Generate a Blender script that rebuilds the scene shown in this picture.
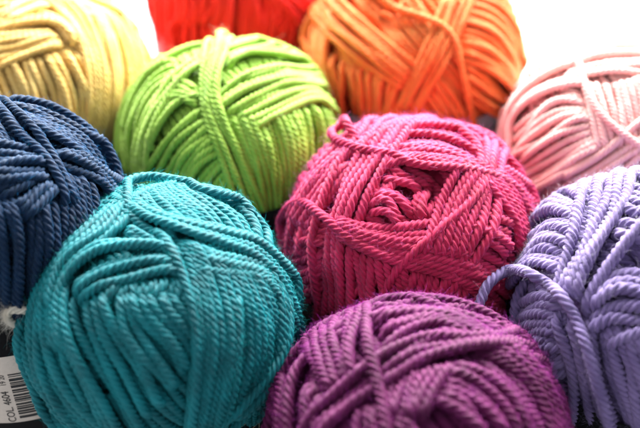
import bpy, math, random
import numpy as np
from mathutils import Vector, Matrix

for o in list(bpy.data.objects):
    bpy.data.objects.remove(o, do_unlink=True)
S = bpy.context.scene
COL = S.collection

# ------------------------------------------------------------------ camera
W0, H0 = 640.0, 428.0            # picture grid the points below are measured on
ELEV = math.radians(43.5)
F = 1180.0                       # focal length in those picture units
DIST = F * 0.045 / 127.0
CE, SE = math.cos(ELEV), math.sin(ELEV)
CAM = np.array([0.0, -DIST * CE, 0.04 + DIST * SE])
cam_data = bpy.data.cameras.new("camera")
cam = bpy.data.objects.new("camera", cam_data)
COL.objects.link(cam)
cam.location = CAM
cam.rotation_euler = (math.pi / 2 - ELEV, 0, 0)
cam_data.sensor_width = 36.0
cam_data.lens = 36.0 * F / W0
cam_data.clip_start = 0.01
cam_data.clip_end = 50.0
cam_data.dof.use_dof = True
cam_data.dof.focus_distance = DIST - 0.048
cam_data.dof.aperture_fstop = 6.8
cam_data.dof.aperture_blades = 7
S.camera = cam
S.render.engine = 'CYCLES'

# ------------------------------------------------------------------ light
w = bpy.data.worlds.new("World")
S.world = w
w.use_nodes = True
bg = w.node_tree.nodes["Background"]
bg.inputs[0].default_value = (0.90, 0.93, 1.0, 1)
bg.inputs[1].default_value = 0.58


def area(name, loc, target, sx, sy, power, color):
    d = bpy.data.lights.new(name, 'AREA')
    d.shape = 'RECTANGLE'
    d.size, d.size_y = sx, sy
    d.energy = power
    d.color = color
    o = bpy.data.objects.new(name, d)
    COL.objects.link(o)
    o.location = loc
    v = Vector(target) - Vector(loc)
    o.rotation_euler = v.to_track_quat('-Z', 'Y').to_euler()
    return o


area("window_light", (0.10, 0.52, 0.34), (0.03, 0.06, 0.03), 1.0, 0.5, 49.0, (1.0, 0.985, 0.96))
area("fill_light", (-0.55, -0.35, 0.65), (0, 0, 0.03), 0.5, 0.5, 1.2, (1.0, 0.97, 0.95))

S.view_settings.view_transform = 'Standard'
S.view_settings.look = 'None'
S.view_settings.exposure = 0.3
S.view_settings.gamma = 1.0
S.cycles.max_bounces = 6
S.cycles.diffuse_bounces = 4
S.cycles.glossy_bounces = 2
S.cycles.use_denoising = True


# ------------------------------------------------------------------ materials
def new_mat(name):
    m = bpy.data.materials.new(name)
    m.use_nodes = True
    nt = m.node_tree
    return m, nt, nt.nodes["Principled BSDF"]


def srgb(r, g, b):
    f = lambda c: (c / 255 / 12.92) if c <= 10 else ((c / 255 + 0.055) / 1.055) ** 2.4
    return (f(r), f(g), f(b))


def yarn_mat(name, dark, light, sheen=0.35, sheen_tint=None, rough=0.5, spec=0.35, fuzz_scale=1.0):
    m, nt, p = new_mat(name)
    N, L = nt.nodes, nt.links
    at = N.new('ShaderNodeAttribute')
    at.attribute_name = 'ply'
    mp = N.new('ShaderNodeMapping')
    mp.inputs['Scale'].default_value = (0.55, 0.55, 1.1)
    L.new(at.outputs['Vector'], mp.inputs[0])
    n1 = N.new('ShaderNodeTexNoise')                 # single fibres lying along each ply
    n1.inputs['Scale'].default_value = 2.6
    n1.inputs['Detail'].default_value = 3.0
    L.new(mp.outputs[0], n1.inputs['Vector'])
    tc = N.new('ShaderNodeTexCoord')
    n2 = N.new('ShaderNodeTexNoise')                 # dye variation over the ball
    n2.inputs['Scale'].default_value = 90.0
    n2.inputs['Detail'].default_value = 3.0
    L.new(tc.outputs['Object'], n2.inputs['Vector'])
    add = N.new('ShaderNodeMath')
    add.operation = 'MULTIPLY_ADD'
    add.inputs[1].default_value = 0.55
    L.new(n2.outputs['Fac'], add.inputs[0])
    mul = N.new('ShaderNodeMath')
    mul.operation = 'MULTIPLY'
    mul.inputs[1].default_value = 0.45
    L.new(n1.outputs['Fac'], mul.inputs[0])
    L.new(mul.outputs[0], add.inputs[2])
    cr = N.new('ShaderNodeValToRGB')
    cr.color_ramp.elements[0].position = 0.32
    cr.color_ramp.elements[0].color = (*dark, 1)
    cr.color_ramp.elements[1].position = 0.68
    cr.color_ramp.elements[1].color = (*light, 1)
    L.new(add.outputs[0], cr.inputs[0])
    L.new(cr.outputs[0], p.inputs['Base Color'])
    bp = N.new('ShaderNodeBump')
    bp.inputs['Strength'].default_value = 0.9
    bp.inputs['Distance'].default_value = 0.0006
    L.new(n1.outputs['Fac'], bp.inputs['Height'])
    L.new(bp.outputs[0], p.inputs['Normal'])
    p.inputs['Roughness'].default_value = rough + 0.12
    p.inputs['Specular IOR Level'].default_value = spec * 0.8
    p.inputs['Subsurface Weight'].default_value = 0.35
    p.inputs['Subsurface Radius'].default_value = (1.0, 1.0, 1.0)
    p.inputs['Subsurface Scale'].default_value = 0.0014
    p.inputs['Sheen Weight'].default_value = sheen * 0.4
    p.inputs['Sheen Roughness'].default_value = 0.45
    t = sheen_tint or tuple(min(1, c * 1.5 + 0.25) for c in light)
    p.inputs['Sheen Tint'].default_value = (*t, 1)
    return m


def plain_mat(name, col, rough=0.5, spec=0.4, noise=0.0, nscale=300.0, metallic=0.0):
    m, nt, p = new_mat(name)
    p.inputs['Roughness'].default_value = rough
    p.inputs['Specular IOR Level'].default_value = spec
    p.inputs['Metallic'].default_value = metallic
    N, L = nt.nodes, nt.links
    tc = N.new('ShaderNodeTexCoord')
    n = N.new('ShaderNodeTexNoise')
    n.inputs['Scale'].default_value = nscale
    n.inputs['Detail'].default_value = 4
    L.new(tc.outputs['Object'], n.inputs['Vector'])
    cr = N.new('ShaderNodeValToRGB')
    cr.color_ramp.elements[0].position = 0.3
    cr.color_ramp.elements[1].position = 0.7
    cr.color_ramp.elements[0].color = (*[c * (1 - noise) for c in col], 1)
    cr.color_ramp.elements[1].color = (*[min(1, c * (1 + noise)) for c in col], 1)
    L.new(n.outputs['Fac'], cr.inputs[0])
    L.new(cr.outputs[0], p.inputs['Base Color'])
    b = N.new('ShaderNodeBump')
    b.inputs['Strength'].default_value = 0.15
    b.inputs['Distance'].default_value = 0.0003
    L.new(n.outputs['Fac'], b.inputs['Height'])
    L.new(b.outputs[0], p.inputs['Normal'])
    return m


M_TABLE = plain_mat("white_table", (0.86, 0.86, 0.87), 0.45, 0.4, 0.02, 60)
M_BLACK = plain_mat("black_label_card", (0.005, 0.005, 0.006), 0.85, 0.15, 0.3, 500)
M_WHITE = plain_mat("white_label_print", (0.60, 0.53, 0.46), 0.55, 0.35, 0.04, 700)
M_INK = plain_mat("black_ink", (0.02, 0.02, 0.022), 0.6, 0.3, 0.2, 900)
M_GOLD = plain_mat("pale_gold_print", (0.55, 0.44, 0.30), 0.4, 0.5, 0.1, 900)
M_REDP = plain_mat("red_label_print", (0.55, 0.02, 0.03), 0.45, 0.4, 0.1, 500)
M_GREY = plain_mat("grey_label_card", (0.20, 0.22, 0.25), 0.45, 0.4, 0.1, 500)


# ------------------------------------------------------------------ helpers
def mesh_obj(name, verts, faces4=None, tris=None, mat=None, parent=None, ply=None, smooth=True):
    verts = np.asarray(verts, dtype=np.float32)
    me = bpy.data.meshes.new(name)
    nv = len(verts)
    q = np.zeros((0, 4), np.int32) if faces4 is None else np.asarray(faces4, np.int32).reshape(-1, 4)
    t = np.zeros((0, 3), np.int32) if tris is None else np.asarray(tris, np.int32).reshape(-1, 3)
    loops = np.concatenate([q.ravel(), t.ravel()])
    sizes = np.concatenate([np.full(len(q), 4, np.int32), np.full(len(t), 3, np.int32)])
    starts = np.concatenate([[0], np.cumsum(sizes)[:-1]]).astype(np.int32)
    me.vertices.add(nv)
    me.vertices.foreach_set('co', verts.ravel())
    me.loops.add(len(loops))
    me.loops.foreach_set('vertex_index', loops.astype(np.int32))
    me.polygons.add(len(sizes))
    me.polygons.foreach_set('loop_start', starts)
    me.polygons.foreach_set('loop_total', sizes)
    me.update(calc_edges=True)
    if smooth:
        me.polygons.foreach_set('use_smooth', np.ones(len(sizes), dtype=bool))
    if ply is not None:
        a = me.attributes.new('ply', 'FLOAT_VECTOR', 'POINT')
        a.data.foreach_set('vector', np.asarray(ply, np.float32).ravel())
    if mat:
        me.materials.append(mat)
    o = bpy.data.objects.new(name, me)
    COL.objects.link(o)
    if parent is not None:
        o.parent = parent
    return o


def unit(v):
    return v / np.maximum(np.linalg.norm(v, axis=-1, keepdims=True), 1e-12)


def ray_dir(px, py):
    u, v = (px - W0 / 2) / F, (H0 / 2 - py) / F
    d = np.array([u, CE + v * SE, -SE + v * CE])
    return d / np.linalg.norm(d)


def smooth1(a, sig, k=None):
    n = int(max(1, round(sig * 3)))
    x = np.arange(-n, n + 1)
    g = np.exp(-0.5 * (x / sig) ** 2)
    g /= g.sum()
    if a.ndim == 1:
        return np.convolve(np.pad(a, n, mode='edge'), g, 'valid')
    return np.stack([np.convolve(np.pad(a[:, i], n, mode='edge'), g, 'valid') for i in range(a.shape[1])], 1)


def catmull(P, n):
    """dense points through the control points P"""
    P = np.asarray(P, float)
    if len(P) == 2:
        P = np.array([P[0], (P[0] + P[1]) / 2, P[1]])
    Q = np.vstack([2 * P[0] - P[1], P, 2 * P[-1] - P[-2]])
    out = []
    for i in range(1, len(Q) - 2):
        t = np.linspace(0, 1, n, endpoint=False)[:, None]
        a, b, c, d = Q[i - 1], Q[i], Q[i + 1], Q[i + 2]
        out.append(0.5 * ((2 * b) + (-a + c) * t + (2 * a - 5 * b + 4 * c - d) * t ** 2 + (-a + 3 * b - 3 * c + d) * t ** 3))
    out.append(P[-1:])
    return np.vstack(out)


def resample(P, step, metric=None):
    Mx = P if metric is None else metric
    d = np.concatenate([[0], np.cumsum(np.linalg.norm(np.diff(Mx, axis=0), axis=1))])
    n = max(3, int(d[-1] / step) + 1)
    s = np.linspace(0, d[-1], n)
    return np.stack([np.interp(s, d, P[:, i]) for i in range(P.shape[1])], 1)


# lobed cross-section of a four-ply yarn
NPHI = 16


def ply_profile(nphi, plies=4, a=0.455):
    b = 1 - a
    ph = np.arange(nphi) * 2 * np.pi / nphi
    seg = 2 * np.pi / plies
    x = (ph + seg / 2) % seg - seg / 2
    return ph, b * np.cos(x) + np.sqrt(np.maximum(a * a - (b * np.sin(x)) ** 2, 0))


def rope(P, Nrm, rad, pitch, nphi=NPHI, phase=0.0, plies=4, uid=0.0, s=None):
    """verts, quads, ply coords of a plied strand along the points P"""
    n = len(P)
    T = unit(np.gradient(P, axis=0))
    Nn = unit(Nrm - (Nrm * T).sum(1, keepdims=True) * T)
    Bn = np.cross(T, Nn)
    if s is None:
        s = np.concatenate([[0], np.cumsum(np.linalg.norm(np.diff(P, axis=0), axis=1))])
    ph, pr = ply_profile(nphi, plies)
    tw = phase - 2 * np.pi * s / pitch              # S twist
    ang = ph[None, :] + tw[:, None]
    rr = (np.asarray(rad) * np.ones(n))[:, None] * pr[None, :]
    g = np.random.RandomState(int(uid * 13 + n) % 99991)
    irr = g.normal(0, 1, (n, nphi))
    irr = (irr + np.roll(irr, 1, 0) + np.roll(irr, -1, 0) + np.roll(irr, 2, 0)) / 2
    thick = np.interp(np.arange(n), np.arange(0, n + 12, 12), g.normal(0, 1, len(np.arange(0, n + 12, 12))))
    rr = rr * (1 + 0.045 * irr + 0.045 * thick[:, None])
    V = P[:, None, :] + rr[..., None] * (np.cos(ang)[..., None] * Nn[:, None, :] + np.sin(ang)[..., None] * Bn[:, None, :])
    i = np.arange(n - 1)[:, None] * nphi
    j = np.arange(nphi)[None, :]
    j2 = (j + 1) % nphi
    Q = np.stack([i + j, i + nphi + j, i + nphi + j2, i + j2], -1).reshape(-1, 4)
    ply = np.stack([np.broadcast_to(4 * np.cos(ph), (n, nphi)) + uid * 3.1,
                    np.broadcast_to(4 * np.sin(ph), (n, nphi)) + uid * 1.7,
                    np.broadcast_to((s / pitch)[:, None], (n, nphi))], -1)
    return V.reshape(-1, 3), Q, ply.reshape(-1, 3)


class Bag:
    def __init__(self):
        self.v, self.q, self.p, self.n = [], [], [], 0

    def add(self, V, Q, Pl):
        self.v.append(V)
        self.q.append(Q + self.n)
        self.p.append(Pl)
        self.n += len(V)

    def build(self, name, mat, parent):
        return mesh_obj(name, np.vstack(self.v), np.vstack(self.q), None, mat, parent, np.vstack(self.p))


NM = 160


class Ball:
    """one ball of yarn: strands are laid on one after another and climb over what is already there"""

    def __init__(self, px, py, rpx, seed, aspect=0.88, lift=0.0, rho=0.035, pitch=0.17, dimples=(), h0=0.885, loose=1.0):
        self.loose = loose
        self.rs = np.random.RandomState(seed)
        D = ray_dir(px, py)
        h = 0.04
        cosax = D @ np.array([0, CE, -SE])
        for _ in range(40):
            t = (h - CAM[2]) / D[2]
            R = rpx * (t * cosax) / F
            h = aspect * R + lift
        self.C = CAM + D * t
        self.R = R
        self.E = np.array([R, R, R * aspect])
        self.rho, self.pitch = rho, pitch
        self.h0 = h0
        self.H = np.full(6 * NM * NM, h0)
        self.paths = []
        self.field = None
        self.view = unit((CAM - self.C) / self.E)
        # hollows
        if dimples:
            dirs = self.cell_dirs()
            for (x, y, ang, depth) in dimples:
                c = self.hit(x, y)
                a = np.arccos(np.clip(dirs @ c, -1, 1))
                self.H -= depth * np.exp(-(a / ang) ** 2 * 1.2)
        self.H0 = self.H.copy()

    def fit(self):
        """press the finished pile into the round outline of the ball"""
        if self.field is None:
            dirs = self.cell_dirs()
            tops = self.H - (self.H0 - self.h0)
            i = np.arange(900) + 0.5
            ph = np.arccos(1 - 2 * i / 900)
            th = np.pi * (1 + 5 ** 0.5) * i
            self.knots = np.stack([np.cos(th) * np.sin(ph), np.sin(th) * np.sin(ph), np.cos(ph)], 1)
            sel = self.rs.permutation(len(dirs))[:30000]
            w_ = np.exp((self.knots @ dirs[sel].T - 1) * 95.0)
            self.field = (w_ @ tops[sel]) / w_.sum(1)

    def press(self, D):
        self.fit()
        w_ = np.exp((D @ self.knots.T - 1) * 150.0)
        return 1.0 / (1.008 * (w_ @ self.field) / w_.sum(1))

    def cell_dirs(self):
        g = (np.arange(NM) + 0.5) / NM * 2 - 1
        a, b = np.meshgrid(g, g, indexing='ij')
        one = np.ones_like(a)
        out = []
        for ax in range(3):
            for sg in (1, -1):
                v = np.zeros((NM, NM, 3))
                v[..., ax] = sg * one
                v[..., (ax + 1) % 3] = a
                v[..., (ax + 2) % 3] = b
                out.append(v.reshape(-1, 3))
        return unit(np.vstack(out))

    @staticmethod
    def idx(d):
        sh = d.shape[:-1]
        d = d.reshape(-1, 3)
        ax = np.abs(d).argmax(1)
        r = np.arange(len(d))
        m = d[r, ax]
        u = d[r, (ax + 1) % 3] / np.abs(m)
        v = d[r, (ax + 2) % 3] / np.abs(m)
        f = ax * 2 + (m < 0)
        i = np.clip(((u + 1) / 2 * NM).astype(int), 0, NM - 1)
        j = np.clip(((v + 1) / 2 * NM).astype(int), 0, NM - 1)
        return ((f * NM + i) * NM + j).reshape(sh)

    def hit(self, x, y):
        """direction on the ball under a point of the picture grid; past the outline it wraps behind"""
        d = ray_dir(x, y) / self.E
        o = (CAM - self.C) / self.E
        dl = np.linalg.norm(d)
        d = d / dl
        b = o @ d
        c = o @ o - 1
        disc = b * b - c
        if disc > 0:
            return unit(o + d * (-b - math.sqrt(disc)))
        cp = o - b * d
        dist = np.linalg.norm(cp)
        n = cp / dist
        back = unit(d - (d @ n) * n)
        a = min(dist - 1, 0.9)
        return unit(n * math.cos(a) + back * math.sin(a))

    def above(self, x, y, c):
        """point on the blown-up outline (factor c) of the ball, seen at x, y"""
        E0 = self.E
        k = self.press(self.hit(x, y)[None])[0]
        self.E = E0 * c * k
        h = self.hit(x, y)
        p = self.C + self.E * h
        self.E = E0
        return p

    def lay(self, D, squash=1.0, lift=None, dive=(True, True), stamp=True, rho=None, tense=6.0, drop=0.0, flat=None):
        """lay one strand along unit directions D (dense)"""
        rho = rho or self.rho
        step = 0.009
        D = resample(D, step)
        D = unit(smooth1(D, 2.0)) if len(D) > 8 else unit(D)
        n = len(D)
        if n < 6:
            return
        T = unit(np.gradient(D, axis=0))
        Lt = np.cross(D, T)
        off = np.linspace(-0.62, 0.62, 5) * rho
        Q = unit(D[:, None, :] + off[None, :, None] * Lt[:, None, :])
        h = self.H[self.idx(Q)]
        pr = np.sqrt(rho ** 2 - off ** 2)[None, :]
        c = (h + pr * 0.66 * squash).max(1)
        k = 3
        c = np.max(np.stack([np.roll(np.pad(c, k, mode='edge'), s)[k:-k] for s in range(-k, k + 1)]), 0)
        c = np.where(c > 0.95, 0.95 + 0.68 * (c - 0.95), c)
        c = np.where(D @ self.view < 0.0, np.minimum(c, 0.975), c)
        for k in (20, 12, 7):                     # a taut strand bridges the hollows
            if n > 2 * k:
                e = np.pad(c, k, mode='edge')
                c = np.maximum(c, 0.5 * (e[2 * k:] + e[:-2 * k]) * math.cos(k * step))
        c = smooth1(c, tense) - drop
        if flat is not None:
            c = np.minimum(c, smooth1(self.H0[self.idx(D)], 3.0) + 0.6 * rho + self.rs.uniform(0, 0.004))
        if lift is not None:
            c = c + np.interp(np.linspace(0, 1, n), np.linspace(0, 1, len(lift)), lift)
        s = np.arange(n) * step
        dl = 0.11
        if dive[0]:
            c = c - 2.6 * rho * np.clip(1 - s / dl, 0, 1) ** 1.6
        if dive[1]:
            c = c - 2.6 * rho * np.clip(1 - (s[-1] - s) / dl, 0, 1) ** 1.6
        if stamp:
            off = np.linspace(-1, 1, 9) * rho * 0.98
            Q = unit(D[:, None, :] + off[None, :, None] * Lt[:, None, :])
            np.maximum.at(self.H, self.idx(Q).ravel(), (c[:, None] + np.sqrt(rho ** 2 - off ** 2)[None, :]).ravel())
        self.paths.append((D, c, rho, Lt))

    def circles(self, normal, spacing=1.85, a0=18, a1=162, wob=0.02):
        nrm = unit(np.array(normal, float))
        t = unit(np.cross(nrm, [0.31, 0.77, 0.55]))
        b = np.cross(nrm, t)
        a = math.radians(a0)
        while a < math.radians(a1):
            q = np.linspace(0, 2 * np.pi, 400) + self.rs.uniform(0, 6.28)
            tl = self.rs.normal(0, wob, 2)
            aa = a + tl[0] * np.sin(q) + tl[1] * np.cos(2 * q)
            D = np.cos(aa)[:, None] * nrm + np.sin(aa)[:, None] * (np.cos(q)[:, None] * t + np.sin(q)[:, None] * b)
            self.lay(D, dive=(False, False), flat=self.h0 + 0.6 * self.rho)
            a += spacing * self.rho

    def extend(self, D, end, ang):
        if end == 0:
            D = D[::-1]
        a = D[-1]
        k = min(len(D) - 1, 12)
        t = unit(D[-1] - D[-1 - k])
        t = unit(t - (t @ a) * a)
        q = np.linspace(0, ang, int(ang / 0.02) + 2)[1:]
        X = np.cos(q)[:, None] * a + np.sin(q)[:, None] * t
        D = np.vstack([D, X])
        return D[::-1] if end == 0 else D

    def band(self, A, Bp=None, n=1, jit=0.18, ext=(None, None), lift=None, rho=None, squash=1.0, order=None, tense=6.0, drop=0.0, exact=False, pack=1.70):
        """n strands between the two guide lines A and Bp (points of the picture grid)"""
        CA = catmull(A, 14)
        CA = resample(CA, 2.0)
        if Bp is None:
            CB = CA
        else:
            CB = resample(catmull(Bp, 14), 2.0)
        m = max(len(CA), len(CB))
        f = np.linspace(0, 1, m)
        rs_ = lambda C: np.stack([np.interp(f, np.linspace(0, 1, len(C)), C[:, i]) for i in (0, 1)], 1)
        CA, CB = rs_(CA), rs_(CB)
        if Bp is not None and not exact:
            wid = [np.arccos(np.clip(self.hit(*p) @ self.hit(*q), -1, 1)) for p, q in zip(CA[::8], CB[::8])]
            n = max(2, int(round(np.percentile(wid, 60) / (pack * self.loose * self.rho))) + 1)
        ks = list(range(n))
        if order == 'rand':
            self.rs.shuffle(ks)
        elif order == 'rev':
            ks = ks[::-1]
        for k in ks:
            t = 0.5 if n == 1 else k / (n - 1)
            if Bp is None:
                t = 0.0
            g = t + (self.rs.normal(0, jit) / max(n - 1, 1) if n > 1 else 0)
            wv = self.rs.normal(0, jit, 2) / max(n - 1, 1) if n > 1 else np.zeros(2)
            tt = g + wv[0] * np.sin(f * 3.1 + self.rs.uniform(0, 6)) + wv[1] * np.sin(f * 6.5 + self.rs.uniform(0, 6))
            P = CA * (1 - tt)[:, None] + CB * tt[:, None]
            P = P[::2] if len(P) > 12 else P
            D = np.array([self.hit(x, y) for x, y in P])
            dv = [True, True]
            for e, pt in ((0, D[0]), (1, D[-1])):
                x = ext[e]
                if x is None:
                    x = 1.1 + self.rs.uniform(0, 0.5) if pt @ self.view < 0.60 else 0.0
                if x > 0:
                    D = self.extend(D, e, x)
            self.lay(D, lift=lift, dive=dv, rho=rho, squash=squash, tense=tense, drop=drop)

    def pos(self, D, c):
        return self.C + self.E * (D * (c * self.press(D))[:, None])

    def mesh(self, name, mat, parent, fine=1.0, fuzz=9000, fuzz_len=(0.012, 0.07), fuzz_w=0.00042, nphi=NPHI):
        self.fit()
        bag = Bag()
        fz = []
        for uid, (D, c, rho, Lt) in enumerate(self.paths):
            n = len(D)
            off = np.linspace(-0.85, 0.85, 5) * rho
            Q = unit(D[:, None, :] + off[None, :, None] * Lt[:, None, :])
            cover = (self.H[self.idx(Q)] - c[:, None]).min(1)
            vis = cover < 1.45 * rho
            k = 7
            vis = np.convolve(np.pad(vis.astype(int), k, mode='edge'), np.ones(2 * k + 1), 'valid') > 0
            facing = D @ self.view
            P = self.pos(D, c)
            s = np.arange(n) * 0.009
            Nw = unit(D / self.E)
            rad = rho * self.R * (1 + 0.05 * np.sin(s * 7 + uid) + 0.03 * np.sin(s * 19 + 2 * uid))
            ph0 = self.rs.uniform(0, 6.28)
            rad = rad * self.rs.uniform(0.93, 1.07)
            pit = self.pitch * self.rs.uniform(0.93, 1.08)
            # split into visible runs
            edges = np.flatnonzero(np.diff(np.concatenate([[0], vis.astype(int), [0]])))
            for a, b in zip(edges[::2], edges[1::2]):
                if b - a < 4:
                    continue
                fc = facing[a:b]
                dens = np.where(fc > -0.15, 1.0 / fine, 0.35)       # rings per path point
                cum = np.concatenate([[0], np.cumsum((dens[1:] + dens[:-1]) / 2)])
                m = max(4, int(cum[-1]))
                u = np.interp(np.linspace(0, cum[-1], m), cum, np.arange(b - a))
                ip = lambda X: np.stack([np.interp(u, np.arange(b - a), X[a:b, i]) for i in range(3)], 1)
                Pp, Nn = ip(P), ip(Nw)
                ss = np.interp(u, np.arange(b - a), s[a:b])
                rr = np.interp(u, np.arange(b - a), rad[a:b])
                V, Qd, Pl = rope(Pp, Nn, rr, pit, nphi, ph0, uid=uid, s=ss)
                bag.add(V, Qd, Pl)
                sel = (fc > -0.1)
                if sel.any() and fuzz:
                    ii = np.flatnonzero(sel) + a
                    fz.append(np.hstack([P[ii], Nw[ii], unit(self.E * Lt[ii]), rad[ii, None]]))
        if fuzz and fz:
            Z = np.vstack(fz)
            Z = Z[self.rs.randint(0, len(Z), fuzz)]
            V, Qd, Pl = self.fibres(Z, fuzz_len, fuzz_w)
            bag.add(V, Qd, Pl)
        # solid heart under the windings
        g = np.linspace(0, np.pi, 41)
        q = np.linspace(0, 2 * np.pi, 65)[:-1]
        G, QQ = np.meshgrid(g, q, indexing='ij')
        sp = np.stack([np.sin(G) * np.cos(QQ), np.sin(G) * np.sin(QQ), np.cos(G)], -1).reshape(-1, 3)
        hh = (self.H0[self.idx(sp)] - 0.02) * self.press(sp)
        V = self.C + self.E * (sp * hh[:, None])
        i = np.arange(40)[:, None] * 64
        j = np.arange(64)[None, :]
        Qd = np.stack([i + j, i + 64 + j, i + 64 + (j + 1) % 64, i + (j + 1) % 64], -1).reshape(-1, 4)
        bag.add(V, Qd, sp * 10)
        o = bag.build(name, mat, parent)
        return o

    def fibres(self, Z, ln, wd):
        n = len(Z)
        rs = self.rs
        P, Nn, Lt, rad = Z[:, 0:3], Z[:, 3:6], Z[:, 6:9], Z[:, 9]
        T = np.cross(Nn, Lt)
        a = rs.uniform(-1.3, 1.3, n)
        out = np.cos(a)[:, None] * Nn + np.sin(a)[:, None] * Lt
        start = P + out * (rad * 0.75)[:, None]
        d = unit(out * rs.uniform(0.05, 0.9, n)[:, None] + T * rs.normal(0, 1, n)[:, None] + Lt * rs.normal(0, 0.7, n)[:, None])
        L = self.R * (ln[0] + (ln[1] - ln[0]) * rs.uniform(0, 1, n) ** 2.2)
        bend = unit(rs.normal(0, 1, (n, 3)))
        bend2 = unit(rs.normal(0, 1, (n, 3)))
        K = 6
        t = np.linspace(0, 1, K)
        C = start[:, None, :] + (L[:, None, None]) * (t[None, :, None] * d[:, None, :] + 0.45 * (t ** 2)[None, :, None] * bend[:, None, :]
                                                      + 0.35 * (t ** 3)[None, :, None] * bend2[:, None, :] + 0.10 * np.sin(t * 3.14)[None, :, None] * out[:, None, :])
        wv = self.R * wd * (1 - 0.6 * t)
        s1 = unit(np.cross(d, bend))
        s2 = np.cross(d, s1)
        ang = np.array([0, 2.094, 4.189])
        V = C[:, :, None, :] + wv[None, :, None, None] * (np.cos(ang)[None, None, :, None] * s1[:, None, None, :] + np.sin(ang)[None, None, :, None] * s2[:, None, None, :])
        V = V.reshape(-1, 3)
        base = np.arange(n)[:, None, None] * K * 3 + np.arange(K - 1)[None, :, None] * 3
        j = np.arange(3)[None, None, :]
        Q = np.stack([base + j, base + 3 + j, base + 3 + (j + 1) % 3, base + (j + 1) % 3], -1).reshape(-1, 4)
        return V, Q, np.repeat(rs.uniform(0, 9, (n, 3)), K * 3, axis=0)


def thing(name, label, cat, loc, group=None):
    o = bpy.data.objects.new(name, None)
    o.empty_display_size = 0.01
    COL.objects.link(o)
    o.location = loc
    o['label'], o['category'] = label, cat
    if group:
        o['group'] = group
    return o


def keep(o, root):
    o.parent = root
    o.matrix_parent_inverse = Matrix.Translation(-root.location)
    return o


# ------------------------------------------------------------------ the table
def slab():
    x0, x1, y0, y1, z0, z1 = -1.2, 1.2, -0.6, 1.6, -0.03, 0.0
    V = [(x0, y0, z0), (x1, y0, z0), (x1, y1, z0), (x0, y1, z0), (x0, y0, z1), (x1, y0, z1), (x1, y1, z1), (x0, y1, z1)]
    Q = [(0, 3, 2, 1), (4, 5, 6, 7), (0, 1, 5, 4), (1, 2, 6, 5), (2, 3, 7, 6), (3, 0, 4, 7)]
    o = mesh_obj("table_top", V, Q, None, M_TABLE, None, smooth=False)
    o['kind'] = 'structure'


slab()

FINISH = []
GROUP = "balls of yarn crowded together on the white table"


def start(px, py, r, seed, **k):
    b = Ball(px, py, r, seed, **k)
    rs = b.rs
    for nr in k.get('base', ()):
        pass
    return b


def base(b, normals):
    nr = np.array(normals[0], float)
    nr = unit(nr - (nr @ b.view) * b.view * 0.85)
    b.circles(nr, spacing=1.9, a0=4, a1=176)


def paper(b, root, mat, ztop=-0.003, zbot=None, rr=0.985, thick=0.0005):
    """card band round the lower half of the ball"""
    z1 = b.C[2] + ztop
    z0 = zbot if zbot is not None else 0.0015
    rr = rr * math.sqrt(max(0.3, 1 - (ztop / b.E[2]) ** 2)) * 1.015
    n = 120
    q = np.arange(n) * 2 * np.pi / n
    prof = [(rr * b.R, z1), (rr * b.R - thick, z1), (rr * b.R * 0.985 - thick, z0), (rr * b.R * 0.985, z0)]
    V, Q = [], []
    for (r_, z_) in prof:
        V.append(np.stack([b.C[0] + r_ * np.cos(q), b.C[1] + r_ * np.sin(q), np.full(n, z_)], 1))
    j = np.arange(n)
    for k in range(4):
        a, c = k * n, ((k + 1) % 4) * n
        Q.append(np.stack([a + j, a + (j + 1) % n, c + (j + 1) % n, c + j], 1))
    o = mesh_obj("label_band", np.vstack(V), np.vstack(Q)[:, ::-1], None, mat, None, smooth=False)
    keep(o, root)
    b.band_geo = (rr * b.R, z1, z0)
    return o


def on_band(b, uv, lift):
    """(angle, height) -> point on the card band, lift metres outside it"""
    R1, z1, z0 = b.band_geo
    uv = np.asarray(uv, float)
    f = (z1 - uv[:, 1]) / (z1 - z0)
    r_ = R1 * (1 - 0.015 * f) + lift
    return np.stack([b.C[0] + r_ * np.cos(uv[:, 0]), b.C[1] + r_ * np.sin(uv[:, 0]), uv[:, 1]], 1)


def patch(b, name, a0, a1, z0, z1, mat, parent, lift, root):
    n = max(2, int(abs(a1 - a0) / 0.04) + 2)
    a = np.linspace(a0, a1, n)
    top = on_band(b, np.stack([a, np.full(n, z1)], 1), lift)
    bot = on_band(b, np.stack([a, np.full(n, z0)], 1), lift)
    V = np.vstack([bot, top])
    j = np.arange(n - 1)
    Q = np.stack([j, j + 1, j + 1 + n, j + n], 1)
    return V, Q


def merge(parts):
    V, Q, n = [], [], 0
    for v, q in parts:
        V.append(v)
        Q.append(np.asarray(q) + n)
        n += len(v)
    return np.vstack(V), np.vstack(Q)


def lettering(b, text, size, a0, z0, mat, lift, turned=True, name="lettering"):
    cu = bpy.data.curves.new("txt", 'FONT')
    cu.body = text
    cu.size = size
    cu.resolution_u = 4
    to = bpy.data.objects.new("txt", cu)
    COL.objects.link(to)
    dg = bpy.context.evaluated_depsgraph_get()
    me = bpy.data.meshes.new_from_object(to.evaluated_get(dg))
    bpy.data.objects.remove(to, do_unlink=True)
    co = np.zeros(len(me.vertices) * 3)
    me.vertices.foreach_get('co', co)
    co = co.reshape(-1, 3)
    R1 = b.band_geo[0]
    if turned:        # reads from the foot of the band upwards
        uv = np.stack([a0 - co[:, 1] / R1, z0 + co[:, 0]], 1)
    else:
        uv = np.stack([a0 + co[:, 0] / R1, z0 + co[:, 1]], 1)
    me.vertices.foreach_set('co', on_band(b, uv, lift).ravel())
    me.name = name
    me.materials.clear()
    me.materials.append(mat)
    me.update()
    o = bpy.data.objects.new(name, me)
    COL.objects.link(o)
    return o


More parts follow.
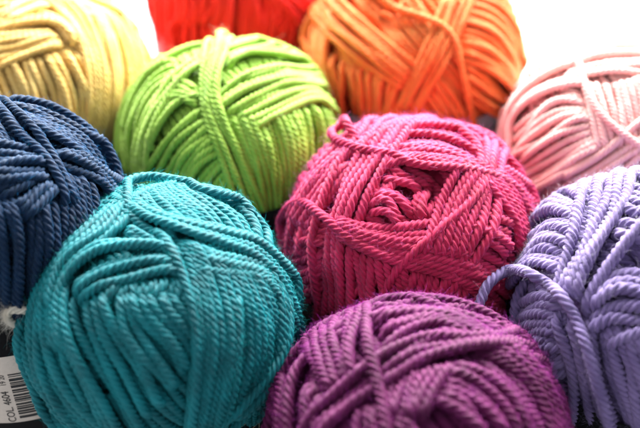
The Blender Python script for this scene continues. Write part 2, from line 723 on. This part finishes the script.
def cloth():  # added cloth, its pink stands in for a faint glow at the back
    a = np.array([CAM + ray_dir(x, y) * (-CAM[2] / ray_dir(x, y)[2]) for x, y in ((488, 4), (600, 7), (720, 5))])
    nx, ny = 60, 24
    V = []
    for layer in (0, 1):
        for j in range(ny):
            for i in range(nx):
                t = i / (nx - 1) * 1.6
                x = a[0][0] + (a[2][0] - a[0][0]) * t
                y = a[0][1] + 0.006 * math.sin(t * 7) + 0.012 * j + 0.004 * math.sin(i * 0.5 + j)
                z = (0.008 + 0.003 * math.sin(i * 0.35 + j * 0.6)) * min(1, 0.25 + j / 3) if layer else 0.0005
                V.append((x, y, z))
    Q = []
    n = nx * ny
    for j in range(ny - 1):
        for i in range(nx - 1):
            k = j * nx + i
            Q.append((n + k, n + k + 1, n + k + nx + 1, n + k + nx))
            Q.append((k, k + nx, k + nx + 1, k + 1))
    ring = [i for i in range(nx)] + [j * nx + nx - 1 for j in range(1, ny)] + [(ny - 1) * nx + i for i in range(nx - 2, -1, -1)] + [j * nx for j in range(ny - 2, 0, -1)]
    for p, q in zip(ring, ring[1:] + ring[:1]):
        Q.append((p, q, n + q, n + p))
    o = mesh_obj("added_glow_cloth", V, Q, None, plain_mat("pink_glow_cloth", (0.82, 0.55, 0.55), 0.8, 0.2, 0.05, 400), None)
    o['label'], o['category'] = "pale pink cloth edge, added to stand in for a faint glow along the back of the table", "cloth"


cloth()

# ------------------------------------------------------------------ the balls of yarn
def finish(b, name_mat, label, fine=1.0, fuzz=9000, nphi=16, card=None, ztop=-0.003, strands=None, rr=0.985, **k):
    root = thing("yarn_ball", label, "ball of yarn", (b.C[0], b.C[1], 0.0), GROUP)
    o = b.mesh("winding", name_mat, None, fine=fine, fuzz=fuzz, nphi=nphi, **k)
    keep(o, root)
    if card:
        paper(b, root, card, ztop=ztop, rr=rr)
    return root


def over_strand(b, root, pts, name="crossing_strand", mat=None, rad=None, lifts=None, nphi=16, fuzz=300, ext=(0.0, 0.0)):
    """a single strand lying loose on top: its own part"""
    n0 = len(b.paths)
    b.band(pts, None, 1, ext=ext, lift=lifts, tense=7.0)
    D, c, rho, Lt = b.paths.pop()
    P = b.pos(D, c)
    N = unit(D / b.E)
    V, Q, Pl = rope(P, N, rho * b.R * (rad or 1.0), b.pitch * b.R, nphi, 0.3, uid=77)
    bag = Bag()
    bag.add(V, Q, Pl)
    if fuzz:
        Z = np.hstack([P, N, unit(b.E * Lt), np.full((len(P), 1), rho * b.R)])
        Z = Z[b.rs.randint(8, len(Z) - 8, fuzz)]
        bag.add(*b.fibres(Z, (0.015, 0.075), 0.00055))
    o = bag.build(name, mat, None)
    keep(o, root)
    return o


# ---- teal, front left
def teal():
    m = yarn_mat("teal_yarn", srgb(0, 72, 80), srgb(0, 132, 142), 0.4, (0.1, 0.9, 1.0), 0.45, 0.4)
    b = Ball(160, 317, 138, 11, rho=0.0365, pitch=0.205, lift=0.010, dimples=[(130, 226, 0.14, 0.12)])
    base(b, [(0.6, 0.2, 0.5), (-0.5, 0.7, 0.3), (-0.7, -0.2, 0.5)])
    B = b.band
    B([(112, 278), (103, 292), (92, 308)], [(190, 270), (180, 288), (172, 306)], 9)
    B([(60, 290), (72, 340), (104, 395), (132, 445)], [(192, 288), (215, 308), (232, 330)], 14, ext=(0, None))
    B([(17, 285), (20, 330), (34, 375), (58, 425)], [(58, 260), (60, 290), (72, 340), (122, 440)], 7, drop=-0.012)
    B([(168, 226), (183, 250), (192, 300), (197, 350), (193, 400), (186, 446)],
      [(262, 262), (284, 295), (296, 335), (290, 380), (270, 420)], 12, ext=(0, None))
    B([(238, 290), (236, 345), (223, 395), (212, 446)])
    B([(204, 244), (234, 250), (270, 262), (296, 290)], [(190, 266), (228, 272), (262, 277), (288, 303)], 4)
    for _ in range(2):
        B([(104, 188), (62, 216), (28, 262), (16, 315), (26, 370)], [(132, 204), (100, 236), (72, 264), (56, 300), (66, 350)], 6, ext=(0, None), drop=-0.01)
    B([(80, 206), (55, 235), (33, 265), (20, 305)], [(120, 206), (97, 232), (66, 258), (54, 285), (50, 312)], 6, drop=-0.03)
    B([(120, 222), (135, 235), (160, 245)], [(135, 205), (155, 215), (180, 232)], 3)
    B([(58, 277), (90, 249), (125, 239), (160, 240), (186, 254)], [(70, 303), (96, 285), (130, 273), (162, 268), (188, 272)], 5)
    B([(138, 188), (155, 205), (182, 228)], [(178, 180), (215, 195), (252, 218), (272, 245), (287, 275)], 8, ext=(0, None))
    B([(84, 196), (108, 189), (130, 194), (152, 206), (188, 219), (228, 230), (262, 242), (288, 266), (299, 295)],
      [(68, 226), (84, 200), (106, 196), (126, 202), (152, 216), (186, 229), (225, 240), (258, 253), (283, 277), (297, 310)], 3, ext=(None, None), drop=-0.012)
    global TEAL
    TEAL = b
    root = finish(b, m, "teal ball of yarn at the lower left, with a thin loop on top",
                  card=M_BLACK, ztop=-0.0145, fuzz=75000)
    over_strand(b, root, [(128, 214), (128, 200), (132, 186), (147, 177), (163, 180), (184, 188), (206, 197), (232, 206), (255, 222)],
                mat=m, lifts=[-.03, .05, .08, .07, .04, .03, .01, -.03], ext=(0, 0))
    over_strand(b, root, [(146, 222), (162, 232), (176, 258), (188, 290), (196, 330), (197, 380), (189, 446)], mat=m, ext=(0, 1.0))
    # gold line and letters on the band
    a = math.radians(-58)
    v, q = patch(b, "", math.radians(-160), math.radians(10), b.band_geo[1] - 0.0016, b.band_geo[1] - 0.0013, M_GOLD, None, 0.0002, root)
    o = mesh_obj("gold_line", v, q, None, M_GOLD, None, smooth=False)
    keep(o, root)
    o = lettering(b, "ET LA", 0.0044, math.radians(-44), b.band_geo[1] - 0.0090, M_GOLD, 0.0003, turned=False)
    keep(o, root)


# ---- magenta, middle
def magenta():
    m = yarn_mat("magenta_yarn", srgb(154, 10, 54), srgb(214, 40, 98), 0.35, (1.0, 0.6, 0.8), 0.5, 0.35)
    b = Ball(410, 236, 127, 22, rho=0.037, pitch=0.21, dimples=[(422, 184, 0.22, 0.24), (400, 275, 0.10, 0.03)])
    base(b, [(0.6, 0.3, 0.5), (-0.4, 0.7, 0.4), (-0.7, -0.3, 0.6)])
    B = b.band
    B([(281, 228), (300, 226), (322, 224)], [(296, 318), (308, 316), (326, 310)], 9)
    B([(468, 200), (495, 207), (524, 222)], [(400, 262), (440, 280), (492, 312)], 10, ext=(0, None))
    B([(342, 240), (348, 270), (356, 330)], [(398, 258), (406, 290), (416, 330)], 7, ext=(0, None))
    B([(420, 268), (412, 290), (400, 335)], [(480, 290), (470, 310), (455, 335)], 7, ext=(0, None))
    # knuckles round the hole
    B([(376, 150), (372, 175), (368, 205)], [(392, 152), (392, 172), (386, 196)], 3, ext=(0, 0))
    B([(440, 150), (455, 168), (462, 190)], [(452, 145), (470, 160), (478, 180)], 2, ext=(0, 0))
    B([(388, 146), (408, 160), (446, 170)], [(380, 166), (398, 176), (430, 184)], 3, ext=(0, 0), exact=True)
    B([(370, 190), (396, 190), (420, 208)], [(364, 210), (384, 212), (400, 226)], 4, ext=(0, 0), exact=True)
    B([(424, 182), (416, 198), (416, 222)], [(450, 184), (442, 202), (444, 222)], 4, ext=(0, 0), exact=True)
    B([(346, 136), (376, 119), (420, 115), (462, 125), (502, 152)], [(376, 166), (408, 157), (440, 160), (468, 168), (494, 182)], 8)
    B([(336, 150), (306, 182), (288, 210), (282, 226)], [(352, 158), (328, 190), (306, 224), (300, 236)], 5, order='rand', ext=(None, 0))
    B([(372, 122), (344, 160), (325, 205), (316, 250), (320, 322)], [(404, 130), (378, 168), (358, 208), (346, 250), (348, 322)], 6)
    B([(455, 119), (478, 142), (484, 172)], [(477, 122), (498, 142), (501, 176)], 3)
    B([(332, 216), (362, 226), (400, 226), (438, 219), (458, 210)], [(334, 232), (362, 248), (395, 262), (440, 275), (500, 296)], 7, ext=(0, 0))
    B([(468, 160), (450, 188), (437, 215), (424, 264)], [(498, 170), (484, 200), (470, 232), (458, 266)], 5, ext=(0, 0))
    B([(484, 172), (505, 200), (518, 225), (526, 256)], [(497, 163), (522, 182), (540, 215), (541, 250)], 5, ext=(0, None))
    global MAG
    MAG = b
    root = finish(b, m, "magenta ball of yarn in the middle, with a deep centre hole and crossing strands", card=M_BLACK, fuzz=62000)
    over_strand(b, root, [(278, 262), (281, 232), (288, 212), (300, 202), (314, 208), (332, 222), (352, 238), (378, 253), (400, 262)], mat=m, ext=(0.4, 0.0))
    over_strand(b, root, [(494, 168), (473, 200), (440, 229), (401, 266), (381, 300), (368, 335)], mat=m, ext=(0, 0.8))
    over_strand(b, root, [(358, 142), (350, 130), (343, 127), (337, 134), (338, 143), (352, 147), (372, 150), (392, 152), (404, 158), (425, 163), (460, 167), (486, 172), (508, 181), (528, 200), (538, 222)],
                mat=m, lifts=[-.06, .09, .07, .03, .02, .02, .02, .01, .01, .01, .01, .01, .01, .01, .01, 0, 0, 0, 0, 0, 0, 0, 0], ext=(0, 1.0))


# ---- purple, front
def purple():
    m = yarn_mat("plum_yarn", srgb(62, 4, 46), srgb(104, 20, 82), 0.1, (1.0, 0.5, 0.9), 0.5, 0.25)
    b = Ball(417, 442, 149, 33, rho=0.040, pitch=0.21, dimples=[(400, 372, 0.12, 0.08), (318, 385, 0.07, 0.06), (365, 388, 0.08, 0.06), (440, 345, 0.10, 0.03)])
    base(b, [(0.6, 0.2, 0.5), (-0.4, 0.7, 0.4), (-0.7, -0.3, 0.5)])
    B = b.band
    B([(352, 398), (356, 420), (366, 452)], [(402, 408), (410, 430), (422, 455)], 5, ext=(0, 0))
    B([(398, 362), (388, 385), (378, 425)], [(458, 356), (440, 382), (424, 425)], 6, ext=(0, 0))
    B([(448, 362), (482, 372), (512, 398), (530, 440)], [(432, 398), (460, 412), (488, 440)], 6, ext=(0, 0))
    B([(478, 340), (518, 365), (545, 400), (557, 445)], [(528, 342), (553, 372), (567, 410), (571, 450)], 5)
    B([(334, 306), (292, 342), (270, 388), (264, 445)], [(314, 350), (297, 372), (288, 410), (290, 450)], 6)
    B([(304, 372), (296, 400), (302, 440)], [(320, 384), (312, 410), (320, 440)], 3, ext=(0, 0))
    B([(360, 300), (400, 296), (440, 300), (482, 312), (516, 332), (543, 356), (562, 392)],
      [(378, 328), (405, 320), (430, 317), (458, 322), (486, 334), (508, 344)], 6, ext=(0, None))
    B([(325, 310), (308, 335), (316, 365), (328, 400)], [(364, 304), (352, 335), (350, 362), (356, 380)], 6, ext=(None, 0))
    B([(380, 352), (408, 331), (440, 322), (478, 336)], [(392, 362), (415, 342), (442, 332), (470, 340)], 2, ext=(0, 0))
    B([(537, 352), (517, 335), (472, 336), (425, 336), (385, 353), (348, 380), (314, 414), (298, 445)],
      [(538, 360), (512, 343), (472, 345), (428, 352), (394, 370), (354, 398), (328, 428), (318, 450)], 3, ext=(0.5, 0.3))
    root = finish(b, m, "plum purple ball of yarn at the front, below the magenta one", card=M_BLACK, fuzz=62000)
    over_strand(b, root, [(372, 290), (367, 306), (367, 335), (374, 368), (382, 400), (392, 450)], mat=m, ext=(0.3, 0.5))


# ---- violet, right
def violet():
    m = yarn_mat("violet_yarn", srgb(90, 74, 126), srgb(148, 130, 180), 0.2, (0.85, 0.85, 1.0), 0.5, 0.35)
    b = Ball(656, 309, 147, 44, rho=0.041, pitch=0.20, dimples=[(640, 256, 0.15, 0.22), (586, 320, 0.06, 0.05)])
    base(b, [(0.6, 0.3, 0.5), (-0.4, 0.7, 0.4), (-0.7, -0.3, 0.6)])
    B = b.band
    B([(508, 305), (535, 297), (566, 303)], [(522, 392), (545, 378), (568, 376)], 8, ext=(None, 0))
    B([(556, 310), (566, 350), (575, 400), (585, 450)], [(655, 330), (672, 380), (690, 435)], 10, ext=(0, None))
    B([(534, 205), (562, 182), (600, 170), (645, 166)], [(556, 200), (588, 183), (614, 178), (645, 184)], 3)
    B([(540, 200), (562, 186), (590, 192)], [(508, 288), (535, 262), (572, 272)], 9, ext=(None, 0))
    B([(624, 186), (642, 196), (662, 200)], [(608, 226), (628, 232), (648, 240)], 4, ext=(0, 0))
    B([(596, 171), (588, 190), (577, 215), (567, 250), (560, 300)], [(632, 176), (627, 200), (608, 232), (592, 262), (578, 300)], 5, ext=(None, 0))
    B([(590, 293), (612, 276), (642, 271), (690, 280)], [(588, 336), (612, 317), (642, 318), (690, 325)], 5, ext=(0, 0))
    B([(602, 350), (622, 338), (650, 330), (690, 325)])
    root = finish(b, m, "pale violet ball of yarn at the right edge, with a dark hollow on top", card=M_BLACK, fuzz=62000)
    over_strand(b, root, [(672, 190), (650, 216), (630, 238), (607, 266), (592, 292), (583, 318)], mat=m, ext=(0.3, 0.0))
    # the loose end that arches out of the ball over to its neighbour
    pts = [(470, 322, .0), (480, 304, .0), (484, 290, .01), (494, 278, .02), (510, 270, .035), (528, 273, .04), (546, 283, .04), (562, 297, .035), (574, 315, .03),
           (585, 342, .03), (594, 372, .03), (602, 400, .03), (610, 428, .02), (618, 460, .0)]
    P = []
    edge = 518
    for (x, y, l) in pts:
        d = ray_dir(x, y)
        if x < edge:
            e = ray_dir(edge, y)
            h = b.hit(edge + 3, y)
            t = np.linalg.norm(b.pos(h[None], np.array([1.0]))[0] - CAM) - 0.0015 * (edge - x) / 30
            hm = MAG.hit(x, y)
            t = min(t, np.linalg.norm(MAG.pos(hm[None], np.array([MAG.H[MAG.idx(hm[None])][0]]))[0] - CAM) - (0.003 if y < 300 else 0.0005))
            P.append(CAM + d * t)
        else:
            h = b.hit(x, y)
            nb = unit(h[None] + b.rs.normal(0, 0.028, (40, 3)))
            c = max(np.percentile(b.H[b.idx(nb)], 92), 0.98) + b.rho * 0.95 + l * 0.8
            P.append(b.above(x, y, c))
    P = catmull(np.array(P), 24)
    P = resample(P, 0.0004)
    P = smooth1(P, 5.0)
    N = unit(P - b.C)
    V, Q, Pl = rope(P, N, b.rho * b.R * 0.95, b.pitch * b.R, 16, uid=5)
    bag = Bag()
    bag.add(V, Q, Pl)
    T = unit(np.gradient(P, axis=0))
    Z = np.hstack([P, N, np.cross(N, T), np.full((len(P), 1), b.rho * b.R)])[b.rs.randint(4, len(P) - 4, 500)]
    bag.add(*b.fibres(Z, (0.015, 0.075), 0.00055))
    keep(bag.build("loose_end", m, None), root)


# ---- green, behind
def green():
    m = yarn_mat("lime_yarn", srgb(120, 164, 44), srgb(174, 212, 88), 0.3, (0.9, 1.0, 0.7), 0.5, 0.35)
    b = Ball(231, 141, 110, 55, rho=0.033, loose=1.16, pitch=0.205, dimples=[(265, 66, 0.14, 0.14)])
    base(b, [(0.6, 0.2, 0.5), (-0.4, 0.7, 0.4), (-0.7, -0.2, 0.6)])
    B = b.band
    B([(168, 50), (135, 75), (117, 112), (116, 150), (130, 200)], [(202, 92), (176, 105), (156, 135), (146, 170), (154, 215)], 9, ext=(0, None))
    B([(142, 182), (166, 142), (206, 106)], [(222, 225), (236, 205), (250, 190)], 11, ext=(None, 0))
    B([(224, 112), (244, 150), (258, 190), (266, 240)], [(336, 100), (340, 140), (325, 190), (312, 210)], 14, ext=(0, None))
    B([(160, 78), (178, 76), (200, 88)], [(150, 110), (172, 98), (196, 104)], 4, ext=(0, 0))
    B([(212, 40), (255, 33), (302, 48), (338, 84)], [(226, 62), (254, 52), (290, 57), (325, 74)], 4)
    B([(262, 90), (275, 76), (300, 68)], [(240, 80), (258, 72), (280, 64)], 3, ext=(0, 0))
    B([(228, 112), (262, 96), (308, 84), (338, 96)], [(252, 132), (278, 116), (316, 98), (342, 114)], 4, ext=(0, 0.5))
    B([(205, 104), (240, 78), (286, 66), (332, 76)], [(222, 114), (256, 94), (292, 81), (340, 88)], 3, ext=(0, 0.6))
    B([(204, 45), (200, 85), (205, 115), (222, 155), (240, 210), (248, 235)], [(226, 40), (216, 85), (224, 115), (242, 152), (264, 206), (272, 230)], 4)
    root = finish(b, m, "lime green ball of yarn behind the teal and magenta ones", card=M_BLACK, ztop=0.001, rr=1.02, fine=1.4, fuzz=7000)
    over_strand(b, root, [(224, 26), (221, 36), (216, 52), (212, 75), (208, 96), (206, 118)], mat=m, lifts=[.02, .04, .03, .01, 0, -.02], ext=(0.3, 0))


# ---- orange, back
def orange():
    m = yarn_mat("orange_yarn", srgb(238, 100, 34), srgb(253, 146, 76), 0.25, (1.0, 0.9, 0.7), 0.5, 0.3)
    b = Ball(414, 52, 110, 66, rho=0.031, loose=1.16, pitch=0.205, dimples=[(388, 8, 0.2, 0.2)])
    base(b, [(0.6, 0.2, 0.5), (-0.4, 0.7, 0.4), (-0.7, -0.2, 0.6)])
    B = b.band
    B([(330, -25), (306, 15), (304, 55), (316, 100)], [(334, 15), (326, 50), (334, 90), (345, 130)], 5)
    B([(328, 55), (336, 90), (345, 135)], [(408, 82), (398, 110), (388, 140)], 9, ext=(0, None))
    B([(452, -15), (492, -2), (518, 25), (528, 55)], [(466, 98), (490, 112), (510, 120)], 13, ext=(0, None))
    B([(428, 72), (458, 105), (474, 140)], [(388, 108), (402, 128), (412, 145)], 6, ext=(0, None))
    B([(400, 30), (390, 15), (372, 5)], [(425, 25), (420, 5), (415, -15)], 5, ext=(0, 0))
    B([(332, -10), (356, 15), (392, 45), (424, 72)], [(314, 18), (335, 38), (368, 64), (408, 92)], 5, ext=(None, 0))
    B([(440, 10), (418, 62), (396, 116)], [(472, 5), (444, 62), (412, 122)], 4, ext=(0.2, 0))
    root = finish(b, m, "orange ball of yarn at the back, beside bare white table", card=M_GREY, ztop=-0.004, fine=1.5, fuzz=6000, nphi=16)
    over_strand(b, root, [(375, -8), (395, 6), (420, 16), (442, 26), (455, 42), (462, 70), (470, 105), (477, 140)], mat=m, ext=(0.2, 0.8), fuzz=0)


# ---- red, far back
def red():
    m = yarn_mat("red_yarn", srgb(222, 14, 16), srgb(246, 40, 36), 0.2, (1.0, 0.6, 0.5), 0.5, 0.3)
    b = Ball(247, -4, 98, 77, rho=0.032, loose=1.16, pitch=0.205)
    base(b, [(0.6, 0.2, 0.5), (-0.4, 0.7, 0.4)])
    B = b.band
    B([(164, -35), (148, 0), (152, 60)], [(330, -30), (345, 10), (335, 60)], 22)
    B([(170, -30), (178, 5), (170, 30)], [(215, -30), (222, 5), (212, 30)], 6)
    B([(252, -35), (300, -5), (335, 40)], [(235, -20), (280, 5), (320, 45)], 4)
    finish(b, m, "bright red ball of yarn at the top edge, half hidden behind the lime green one", card=M_REDP, ztop=-0.004, fine=2.2, fuzz=2000, nphi=12)


# ---- yellow, back left
def yellow():
    m = yarn_mat("yellow_yarn", srgb(222, 176, 88), srgb(248, 216, 138), 0.3, (1.0, 0.95, 0.75), 0.5, 0.3)
    b = Ball(38, 84, 111, 88, rho=0.031, loose=1.16, pitch=0.205, dimples=[(62, 36, 0.08, 0.06)])
    base(b, [(0.6, 0.2, 0.5), (-0.4, 0.7, 0.4), (-0.7, -0.2, 0.6)])
    B = b.band
    B([(92, -8), (126, 12), (149, 48), (151, 90), (138, 145)], [(78, 8), (104, 25), (116, 60), (116, 120), (108, 165)], 8)
    B([(-35, 60), (-15, 110), (5, 150)], [(78, 48), (96, 90), (100, 150)], 12, ext=(0, None))
    B([(-40, 38), (15, 28), (62, 28)], [(-10, 66), (30, 54), (64, 40)], 5, ext=(0, 0))
    B([(-40, 18), (10, 4), (55, 10), (84, 38)], [(-40, 38), (15, 22), (55, 22), (78, 44)], 4, ext=(0, 0))
    B([(-10, 18), (15, 5), (40, -5)], [(5, 22), (30, 10), (55, -2)], 2)
    B([(38, -10), (70, 18), (86, 60), (90, 110), (84, 170)], [(62, -16), (97, 14), (112, 60), (112, 110), (106, 165)], 5)
    finish(b, m, "pale mustard yellow ball of yarn at the top left corner", card=M_REDP, ztop=-0.004, fine=1.5, fuzz=6000, nphi=16, rr=0.97)


# ---- navy, left
def navy():
    m = yarn_mat("navy_yarn", srgb(0, 20, 46), srgb(2, 42, 80), 0.25, (0.4, 0.75, 1.0), 0.5, 0.25)
    b = Ball(-5, 220, 128, 99, rho=0.038, lift=0.028, pitch=0.21, dimples=[(28, 133, 0.13, 0.12), (88, 190, 0.12, 0.06)])
    base(b, [(0.6, 0.2, 0.5), (-0.4, 0.7, 0.4), (-0.7, -0.2, 0.6)])
    B = b.band
    B([(-40, 200), (-28, 260), (-18, 335)], [(66, 195), (66, 240), (58, 310)], 11, ext=(0, None))
    B([(62, 165), (74, 200), (72, 250)], [(122, 180), (118, 215), (108, 255)], 6, ext=(0, None))
    B([(-12, 190), (14, 182), (40, 172)], [(22, 222), (44, 200), (66, 182)], 6, ext=(0, 0))
    B([(-40, 142), (18, 142), (50, 146)], [(-40, 184), (14, 176), (56, 172)], 5, ext=(0, 0))
    B([(0, 96), (40, 103), (82, 126), (112, 158), (126, 192)], [(26, 118), (54, 134), (80, 152), (98, 172), (114, 200)], 5, ext=(0, None))
    B([(56, 148), (76, 155), (98, 166), (124, 186)], [(52, 156), (72, 164), (94, 175), (118, 196)], 2, ext=(0, 0.6))
    B([(2, 98), (26, 118), (52, 146), (66, 175), (78, 210)], [(-8, 100), (14, 120), (42, 148), (58, 178), (68, 212)], 2, ext=(0.3, 0))
    root = finish(b, m, "navy blue ball of yarn at the left edge, above a barcode label", card=M_BLACK, ztop=-0.0035, fine=1.2, fuzz=20000)
    # printed panel on the band
    R1, z1, z0 = b.band_geo
    zt, zb = z1 - 0.0165, z1 - 0.050
    P = []
    D = lambda px, py: None
    # angle on the band under a picture column
    def ang(px, z):
        best = None
        for k in range(-1700, 200):
            a = math.radians(k / 10)
            p = on_band(b, [(a, z)], 0)[0] - CAM
            x = W0 / 2 + F * p[0] / (p @ np.array([0, CE, -SE]))
            e = abs(x - px)
            if (best is None or e < best[0]) and math.sin(a) < 0.2:
                best = (e, a)
        return best[1]
    zm = (zt + zb) / 2
    aL, aR = ang(-60, zm), ang(70, zm)
    v, q = patch(b, "", aL, aR, zb, zt, None, None, 0.00015, root)
    panel = mesh_obj("label_panel", v, q, None, M_WHITE, None, smooth=False)
    keep(panel, root)
    a0, a1 = ang(12, zm), ang(47, zm)
    rs = random.Random(4)
    z = zt - 0.0085
    parts = []
    while z > zb + 0.0025:
        wd = rs.choice([0.0003, 0.0005, 0.0008, 0.0012])
        parts.append(patch(b, "", a0, a1, z - wd, z, None, None, 0.0003, root))
        z -= wd + rs.choice([0.0004, 0.0006, 0.0009])
    v, q = merge(parts)
    bars = mesh_obj("barcode", v, q, None, M_INK, None, smooth=False)
    bars.parent = panel
    for i, (txt, size, px, zz) in enumerate((("COL. 4604", 0.0036, 8, zb + 0.0005), ("19 20", 0.0024, 8, zb + 0.0195), ("8 1 9", 0.0024, 2, zb + 0.0195))):
        o = lettering(b, txt, size, ang(px, zm), zz, M_INK, 0.0003)
        o.parent = panel


# ---- pink, right
def pink():
    m = yarn_mat("pink_yarn", srgb(250, 174, 168), srgb(255, 208, 200), 0.3, (1.0, 0.9, 0.9), 0.5, 0.3)
    b = Ball(609, 142, 109, 111, rho=0.0345, loose=1.16, pitch=0.17)
    base(b, [(0.6, 0.2, 0.5), (-0.4, 0.7, 0.4), (-0.7, -0.2, 0.6)])
    B = b.band
    B([(502, 130), (545, 92), (584, 92)], [(520, 200), (562, 176), (606, 150)], 11, ext=(0.6, 0))
    B([(500, 160), (500, 122), (514, 100), (545, 82), (590, 70)], [(508, 160), (508, 126), (522, 106), (550, 90), (588, 80)], 2)
    B([(582, 80), (590, 110), (602, 155)], [(655, 70), (668, 105), (675, 150)], 8, ext=(0, 0))
    B([(560, 178), (602, 155), (650, 118)], [(585, 195), (620, 172), (660, 142)], 4, ext=(0, 0))
    B([(560, 62), (600, 48), (650, 44)], [(560, 80), (602, 72), (660, 70)], 4)
    root = finish(b, m, "pale pink ball of yarn at the right, behind the violet one", card=M_BLACK, ztop=-0.004, fine=1.4, fuzz=6000, nphi=16)
    over_strand(b, root, [(580, 66), (586, 86), (598, 110), (618, 130), (650, 152)], mat=m, ext=(0.4, 0.4), fuzz=0)


def tuft():
    m = yarn_mat("cream_yarn", srgb(214, 204, 184), srgb(244, 238, 224), 0.3)
    b = TEAL
    c = b.hit(24, 316)
    far = np.linalg.norm(b.pos(c[None], np.array([1.0]))[0] - CAM)
    p0 = CAM + ray_dir(13, 316) * far
    n = unit(c / b.E)
    up = np.array([0.15, 0.1, 1.0])
    P = catmull(np.array([p0 - n * 0.004 + (0.002, 0, 0.003), p0 + (0, 0, 0.0025), p0 + n * 0.0018, p0 + n * 0.001 - (0, 0, 0.003), p0 - n * 0.003 - (0, 0, 0.005)]), 30)
    P = resample(P, 0.00025)
    N = unit(P - b.C)
    bag = Bag()
    V, Q, Pl = rope(P, N, 0.0013, 0.007, 16, uid=3)
    bag.add(V, Q, Pl)
    T = unit(np.gradient(P, axis=0))
    Z = np.hstack([P, N, np.cross(N, T), np.full((len(P), 1), 0.0017)])[b.rs.randint(0, len(P), 700)]
    bag.add(*b.fibres(Z, (0.03, 0.12), 0.0006))
    o = bag.build("yarn_tuft", m, None)
    o['label'], o['category'] = "small cream tuft of yarn caught between the teal and navy balls", "tuft of yarn"


for f in (teal, magenta, purple, violet, green, orange, red, yellow, navy, pink, tuft):
    f()
